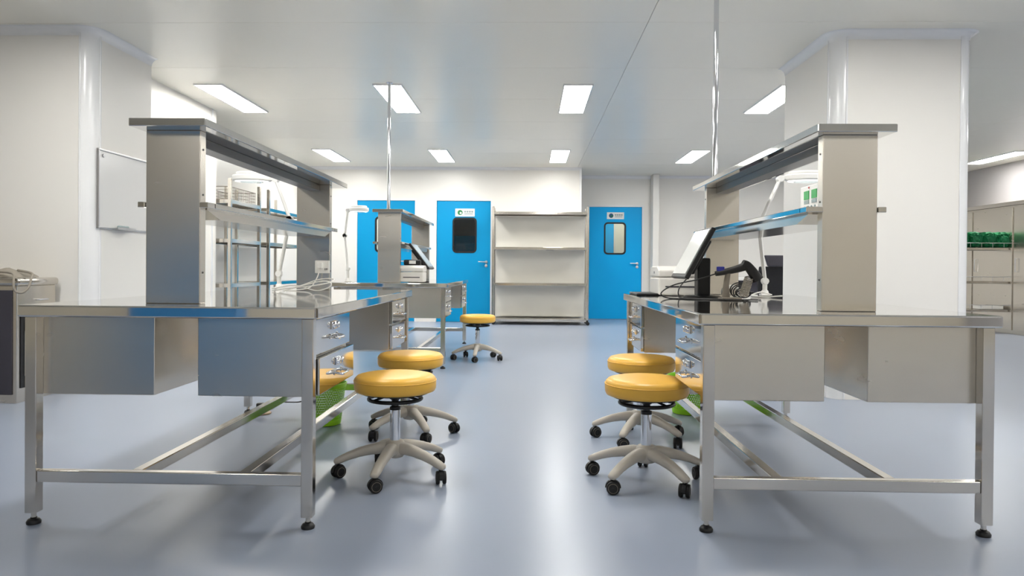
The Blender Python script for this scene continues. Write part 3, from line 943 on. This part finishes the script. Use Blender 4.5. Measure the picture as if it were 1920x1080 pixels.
# white box with two green displays on the right middle shelf
t = thing('ionizer_box', 'white box with two green displays on the right bench shelf', 'device', (1.22, 2.985, 1.1905))
MB().box(-0.075, 0.075, -0.115, 0.115, 0, 0.105, bev=0.004).build('case', 'white', t)
for k, y in enumerate((0.045, -0.035)):
    MB().box(-0.0775, -0.074, y - 0.026, y + 0.026, 0.048, 0.083).build('display', 'lcd_green', t)
    MB().box(-0.0775, -0.074, y - 0.024, y + 0.024, 0.03, 0.044).build('label_strip', 'print_grey', t)
for k in range(4):
    MB().lathe([(0.005, 0), (0.005, 0.004), (0, 0.004)], 10, Matrix.Translation((-0.075, 0.06 - 0.035 * k, 0.016)) @ Matrix.Rotation(-PI / 2, 4, 'Y')).build('button', 'print_grey', t)
MB().lathe([(0.004, 0), (0.004, 0.003), (0, 0.003)], 10, Matrix.Translation((-0.075, 0.02, 0.095)) @ Matrix.Rotation(-PI / 2, 4, 'Y')).build('pilot_light', 'red', t)

# ------------------------------------------------------------------ white cords on the left workbench
ZL = 0.80
cord('white_cord', 'white power cord from the socket on the left bench shelf post', [(-1.317, 4.515, 0.932), (-1.325, 4.50, 0.88), (-1.35, 4.44, 0.82), (-1.40, 4.35, ZL + 0.006), (-1.45, 4.30, ZL + 0.004)], 0.0035, 'white_cable', group='white cords on the left workbench')
cord('white_cord', 'white cord looped loosely on the left workbench, widest of the loops', [(-1.47, 4.22, ZL + 0.01), (-1.35, 4.20, ZL + 0.03), (-1.22, 4.18, ZL + 0.072), (-1.13, 4.16, ZL + 0.075), (-1.15, 4.14, ZL + 0.055), (-1.25, 4.12, ZL + 0.035), (-1.38, 4.12, ZL + 0.02), (-1.48, 4.14, ZL + 0.006)], 0.0035, 'white_cable', group='white cords on the left workbench')
cord('white_cord', 'white cord arching low over the left workbench in front of the wide loop', [(-1.45, 4.05, ZL + 0.02), (-1.32, 4.04, ZL + 0.04), (-1.2, 4.05, ZL + 0.012), (-1.13, 4.06, ZL + 0.03), (-1.115, 4.05, ZL + 0.055), (-1.16, 4.03, ZL + 0.065), (-1.28, 4.0, ZL + 0.035), (-1.36, 3.98, ZL + 0.008)], 0.0032, 'white_cable', group='white cords on the left workbench')
cord('white_cord', 'white cord lying across the right workbench beside the lamp clamp', [(1.42, 4.28, ZR + 0.012), (1.34, 4.22, ZR + 0.03), (1.27, 4.18, ZR + 0.008), (1.33, 4.12, ZR + 0.005), (1.42, 4.10, ZR + 0.012)], 0.004, 'white_cable')

# ------------------------------------------------------------------ waste baskets
def basket(label, x, y, z=0.0):
    t = thing('waste_basket', label, 'basket', (x, y, z), group='lime green waste baskets')
    Hh, rb, rt = 0.25, 0.105, 0.135
    rad = lambda zz: rb + (rt - rb) * zz / Hh
    b = bmesh.new()
    n, rws = 56, 13
    z0, z1 = 0.035, 0.225
    # wall of small diamond openings
    verts = {}
    for j in range(rws + 1):
        zz = z0 + (z1 - z0) * j / rws
        for i in range(n):
            a = 2 * PI * (i + (0.5 if j % 2 else 0)) / n
            verts[i, j] = b.verts.new((rad(zz) * math.cos(a), rad(zz) * math.sin(a), zz))
    for j in range(rws):
        for i in range(n):
            k = (i + 1) % n
            if j % 2 == 0:
                tri = [(verts[i, j], verts[k, j], verts[i, j + 1]), (verts[k, j], verts[k, j + 1], verts[i, j + 1])]
            else:
                tri = [(verts[i, j], verts[k, j], verts[k, j + 1]), (verts[i, j], verts[k, j + 1], verts[i, j + 1])]
            for q in tri:
                # inset triangle -> three strips, leaving a hole
                c = (q[0].co + q[1].co + q[2].co) / 3
                inn = [b.verts.new(v.co.lerp(c, 0.42)) for v in q]
                for s in range(3):
                    b.faces.new([q[s], q[(s + 1) % 3], inn[(s + 1) % 3], inn[s]])
    mb = MB()
    mb._merge(b)
    mb.build('lattice_wall', 'lime', t)
    MB().lathe([(rad(z1), z1 - 0.001), (rad(z1) + 0.004, z1), (rt + 0.006, Hh), (rt + 0.001, Hh + 0.002), (rt - 0.003, Hh - 0.002), (rad(z1) - 0.002, z1)], 56).build('rim', 'lime', t)
    MB().lathe([(0, 0.002), (rb - 0.01, 0.0), (rb, 0.004), (rad(z0) + 0.001, z0 + 0.001), (rad(z0) - 0.004, z0 + 0.001), (rb - 0.008, 0.01), (0, 0.01)], 56).build('base', 'lime', t)
basket('lime green lattice waste basket under the left workbench', -1.235, 4.33)
basket('lime green lattice waste basket behind the far end of the right workbench', 1.06, 4.81)

# floor outlet and plug under the left bench
t = thing('floor_outlet', 'small beige floor outlet with a black plug under the left workbench', 'outlet', (-1.72, 4.60, 0.0))
MB().lathe([(0, 0), (0.07, 0), (0.07, 0.008), (0.045, 0.022), (0, 0.024)], 24).build('base', 'beige_plastic', t)
MB().box(-0.02, 0.022, -0.02, 0.02, 0.022, 0.07, bev=0.008).build('plug', 'black', t)
cord('floor_cable', 'thin black cable rising from the floor outlet to the left workbench', [(-1.70, 4.60, 0.06), (-1.64, 4.60, 0.075), (-1.55, 4.58, 0.08), (-1.44, 4.55, 0.09), (-1.40, 4.53, 0.13), (-1.39, 4.52, 0.24), (-1.385, 4.5, 0.40), (-1.385, 4.45, 0.62), (-1.37, 4.40, 0.752)], 0.004, 'black')

# ------------------------------------------------------------------ whiteboard on the pillar side
t = thing('whiteboard', 'framed whiteboard hung on the side of the left pillar', 'whiteboard', (-3.23, 5.64, 1.22))
X0 = 0.002
MB().box(X0, X0 + 0.012, -0.31, 0.40, 0.012, 0.588).build('board', 'whiteboard', t)
for nm, (a, b_, c, d) in dict(a=(-0.325, 0.415, 0.0, 0.016), b=(-0.325, 0.415, 0.584, 0.60)).items():
    MB().box(X0, X0 + 0.022, a, b_, c, d, bev=0.004).build('frame_rail', 'alu', t)
for ya in (-0.325, 0.399):
    MB().box(X0, X0 + 0.022, ya, ya + 0.016, 0.0165, 0.5835, bev=0.004).build('frame_stile', 'alu', t)
MB().box(X0 + 0.022, X0 + 0.07, -0.15, 0.10, 0.0, 0.006).box(X0 + 0.066, X0 + 0.07, -0.15, 0.10, 0.006, 0.02).build('pen_tray', 'alu', t)
mb = MB().lathe([(0, 0), (0.014, 0), (0.014, 0.01), (0, 0.012)], 14, Matrix.Translation((X0 + 0.013, -0.26, 0.55)) @ Matrix.Rotation(PI / 2, 4, 'Y'))
mb.build('magnet', 'alu', t)
t = tag(MB().box(-0.018, 0.018, -0.055, 0.055, 0.0, 0.026, bev=0.005).build('board_eraser', 'print_grey', loc=(-3.184, 5.60, 1.2275)), 'small grey eraser on the whiteboard tray', 'eraser')

# ------------------------------------------------------------------ equipment cabinet at the left edge
t = thing('equipment_cabinet', 'grey steel cabinet with dark front beside the left pillar', 'cabinet', (-3.85, 5.02, 0))
MB().box(-0.38, 0.38, -0.20, 0.20, 0.0, 0.80, bev=0.004).build('body', 'steel_panel', t)
MB().box(-0.40, 0.40, -0.22, 0.215, 0.80, 0.855, bev=0.02, seg=3).build('top', 'steel', t)
MB().box(-0.36, 0.35, -0.208, -0.2005, 0.06, 0.77, bev=0.003).build('front_door', 'dark_panel', t)
MB().box(0.381, 0.386, -0.17, -0.02, 0.10, 0.66, bev=0.002).build('dark_opening', 'black', t)  # black sheet stands for the shade inside an opening in the side
hn = MB().sweep(smooth_path([(0.381, 0.0, 0.70), (0.405, 0.0, 0.70), (0.405, 0.08, 0.70), (0.381, 0.08, 0.70)], 4), 0.006, n=8)
hn.build('side_handle', 'alu', t)
MB().sweep([(0.392, -0.13, 0.18), (0.392, -0.13, 0.48), (0.40, -0.125, 0.55)], 0.006, n=8).build('hook_rod', 'white', t)
# cloth / hose bundle on it
t = thing('cloth_bundle', 'crumpled grey cloth with hose lying on the steel cabinet', 'cloth', (-3.70, 5.0, 0.8555))
b = bmesh.new()
bmesh.ops.create_icosphere(b, subdivisions=4, radius=1.0)
for v in b.verts:
    c = v.co
    nz = 0.16 * math.sin(c.x * 7 + c.y * 3) + 0.12 * math.sin(c.y * 9 - c.x * 4) + 0.08 * math.sin(c.x * 15 + c.z * 8)
    v.co = Vector((c.x * 0.22 * (1 + 0.3 * nz), c.y * 0.13 * (1 + 0.3 * nz), max(0.0, (c.z + 0.2) * 0.045 * (1 + nz) - 0.018 * c.x)))
mb = MB()
mb._merge(b, None, 75)
mb.build('folds', 'cloth_grey', t, angle=70)
MB().sweep(smooth_path([(0.05, -0.12, 0.04), (0.15, -0.15, 0.035), (0.215, -0.19, 0.02), (0.245, -0.235, -0.03), (0.255, -0.235, -0.085), (0.285, -0.21, -0.10), (0.305, -0.18, -0.07), (0.30, -0.14, -0.005), (0.26, -0.08, 0.03), (0.12, -0.02, 0.05)], 5), 0.008, n=8).build('hose', 'cloth_grey', t, angle=80)
t = tag(MB().box(-0.09, 0.09, -0.05, 0.05, 0, 0.03, bev=0.014, seg=3).build('black_tool', 'black', loc=(-3.58 - 0.40, 4.86, 0.8555)), 'black rounded tool lying on the steel cabinet in front of the cloth', 'tool')

# ------------------------------------------------------------------ background right: table, office chair, rack with green bags
t = thing('side_table', 'white-topped table with dark front panel beyond the right workbench', 'table', (3.25, 9.55, 0))
MB().box(-0.82, 0.82, -0.36, 0.36, 0.815, 0.845, bev=0.004).build('table_top', 'white', t)
MB().box(-0.74, 0.78, -0.30, -0.28, 0.40, 0.812).build('front_panel', 'dark_panel', t)
for sx in (-0.77, 0.73):
    for sy in (-0.32, 0.28):
        MB().box(sx, sx + 0.04, sy, sy + 0.04, 0, 0.815, bev=0.003).build('leg', 'alu', t)

t = thing('office_chair', 'black office chair with headrest, half hidden by the right pillar', 'chair', (2.66, 8.05, 0), math.radians(8))
MB().box(-0.24, 0.24, -0.24, 0.24, 0.46, 0.54, bev=0.03, seg=3).build('seat', 'mesh_black', t)
bk = MB()
for k in range(9):
    pass
bk.prism([(-0.265, 0.62), (0.265, 0.62), (0.275, 0.80), (0.255, 0.985), (-0.255, 0.985), (-0.275, 0.80)], -0.27, -0.235, axis='y', bev=0.012, seg=2)
bk.build('backrest', 'mesh_black', t)
MB().prism([(-0.175, 0.985), (0.175, 0.985), (0.215, 1.105), (-0.215, 1.105)], -0.30, -0.262, axis='y', bev=0.012, seg=2).build('headrest', 'dark_panel', t)
for s in (-1, 1):
    a = MB().box(s * 0.29 - 0.03, s * 0.29 + 0.03, -0.16, 0.14, 0.685, 0.715, bev=0.01)
    a.sweep([(s * 0.25, 0.0, 0.50), (s * 0.29, 0.0, 0.52), (s * 0.29, 0.0, 0.69)], 0.018, n=8)
    a.build('armrest', 'dark_steel', t)
MB().sweep([(0, -0.20, 0.47), (0, -0.27, 0.52), (0, -0.262, 0.68)], (0.03, 0.012), n=8).build('back_bracket', 'black', t)
MB().lathe([(0.028, 0.13), (0.028, 0.30), (0.02, 0.30), (0.02, 0.46)], 16).build('gas_column', 'black', t)
for k in range(5):
    a = 2 * PI * k / 5 + 0.2
    ar = MB().sweep([(0.0, 0, 0.13), (0.15, 0, 0.115), (0.29, 0, 0.075)], [(0.028, 0.022), (0.024, 0.018), (0.018, 0.013)], n=10).build('base_arm', 'black', t)
    ar.rotation_euler = (0, 0, a)
    cs = MB()
    for s in (-1, 1):
        cs.lathe([(0, -0.009), (0.026, -0.009), (0.028, 0), (0.026, 0.009), (0, 0.009)], 16, Matrix.Translation((0.275, s * 0.014, 0.0285)) @ Matrix.Rotation(PI / 2, 4, 'X'))
    cs.lathe([(0.006, 0.03), (0.006, 0.075)], 8, Matrix.Translation((0.275, 0, 0)))
    c = cs.build('caster', 'black_rubber', t)
    c.rotation_euler = (0, 0, a)

def wire_rack(label, cx, cy, W, D, H, shelves):
    t = thing('wire_rack', label, 'rack', (cx, cy, 0))
    for sx in (-1, 1):
        for sy in (-1, 1):
            x, y = sx * W / 2, sy * D / 2
            MB().lathe([(0.013, 0.0), (0.013, H)], 12, Matrix.Translation((x, y, 0))).build('post', 'dark_steel', t)
    for z in shelves:
        mb = MB()
        mb.box(-W / 2 + 0.013, W / 2 - 0.013, -D / 2, -D / 2 + 0.02, z - 0.035, z, bev=0.003)
        mb.box(-W / 2 + 0.013, W / 2 - 0.013, D / 2 - 0.02, D / 2, z - 0.035, z, bev=0.003)
        mb.box(-W / 2 + 0.013, W / 2 - 0.013, -D / 2 + 0.02, D / 2 - 0.02, z - 0.008, z - 0.002)
        sh = mb.build('shelf', 'steel', t)
        rl = MB().sweep([(-W / 2, -D / 2, z + 0.07), (W / 2, -D / 2, z + 0.07)], 0.005, n=6)
        for k in range(1, 6):
            x = -W / 2 + W * k / 6
            rl.sweep([(x, -D / 2, z + 0.005), (x, -D / 2, z + 0.07)], 0.003, n=5)
        rl.build('guard_rail', 'alu', sh)
    return t
wire_rack('steel rack with guard rails holding green bundles near the right wall', 7.0 + 0.06, 11.45, 1.0, 0.42, 1.45, (0.37, 0.80, 1.315))
for k in range(5):
    x = 6.65 + 0.205 * k
    b = bmesh.new()
    bmesh.ops.create_icosphere(b, subdivisions=4, radius=1.0)
    for v in b.verts:
        c = v.co.copy()
        rdg = 0.11 * math.sin((c.x * 0.9 + c.z * 1.1) * 16 + k) + 0.05 * math.sin(c.y * 11 + c.z * 7 + 2 * k)
        sgn = lambda q, p: math.copysign(abs(q) ** p, q)
        v.co = Vector((sgn(c.x, 0.6) * 0.094 * (1 + 0.4 * rdg), sgn(c.y, 0.6) * 0.17 * (1 + rdg), (sgn(c.z, 0.6) * 0.12 + 0.12) * (1 + 0.25 * rdg)))
    mb = MB()
    mb._merge(b, None, 75)
    o = mb.build('green_bundle', 'green_bag', loc=(x, 11.44, 1.318), angle=80)
    tag(o, 'green pleated cloth bundle on the top shelf of the rack by the right wall', 'bundle', 'green bundles on the right rack')
for k, (x, z, wd) in enumerate(((7.12, 0.3725, 0.16),)):
    tag(MB().box(-wd, wd, -0.12, 0.12, 0, 0.05, bev=0.006).build('flat_box', 'white', loc=(x, 11.44, z)), 'flat white box on the lowest shelf of the rack by the right wall', 'box')
t = thing('wall_cabinet', 'long grey steel cabinet standing along the right wall', 'cabinet', (7.50, 11.2, 0))
MB().box(-0.15, 0.18, -2.0, 2.0, 0.0, 1.96, bev=0.004).build('body', 'steel_panel', t)
MB().box(-0.17, 0.18, -2.02, 2.02, 1.962, 2.02, bev=0.004).build('top_rail', 'steel', t)
for k in range(4):
    d = MB().box(-0.166, -0.1505, -1.98 + k * 1.0, -1.02 + k * 1.0, 0.06, 1.93, bev=0.003).build('door', 'steel_panel', t)
    MB().sweep([(-0.166, -1.1 + k, 0.95), (-0.195, -1.1 + k, 0.95), (-0.195, -1.1 + k, 1.15), (-0.166, -1.1 + k, 1.15)], 0.006, n=6).build('handle', 'alu', d)

# blue cabinet behind the viewer, seen only as the blue mirrored in the left workbench
t = thing('blue_cabinet', 'low blue metal cabinet behind the viewer, mirrored in the left workbench', 'cabinet', (-2.665, -0.75, 0))
MB().box(-0.69, 0.69, -0.24, 0.22, 0.05, 1.25, bev=0.004).build('body', 'cabinet_blue', t)
MB().box(-0.67, 0.67, -0.22, 0.20, 0.0, 0.05).build('plinth', 'dark_panel', t)
for k in range(3):
    d = MB().box(-0.685 + 0.4575 * k, -0.232 + 0.4575 * k, 0.2205, 0.238, 0.07, 1.23, bev=0.003).build('door', 'cabinet_blue', t)
    MB().sweep([(-0.28 + 0.4575 * k, 0.238, 0.62), (-0.28 + 0.4575 * k, 0.262, 0.62), (-0.28 + 0.4575 * k, 0.262, 0.76), (-0.28 + 0.4575 * k, 0.238, 0.76)], 0.006, n=6).build('handle', 'alu', d)
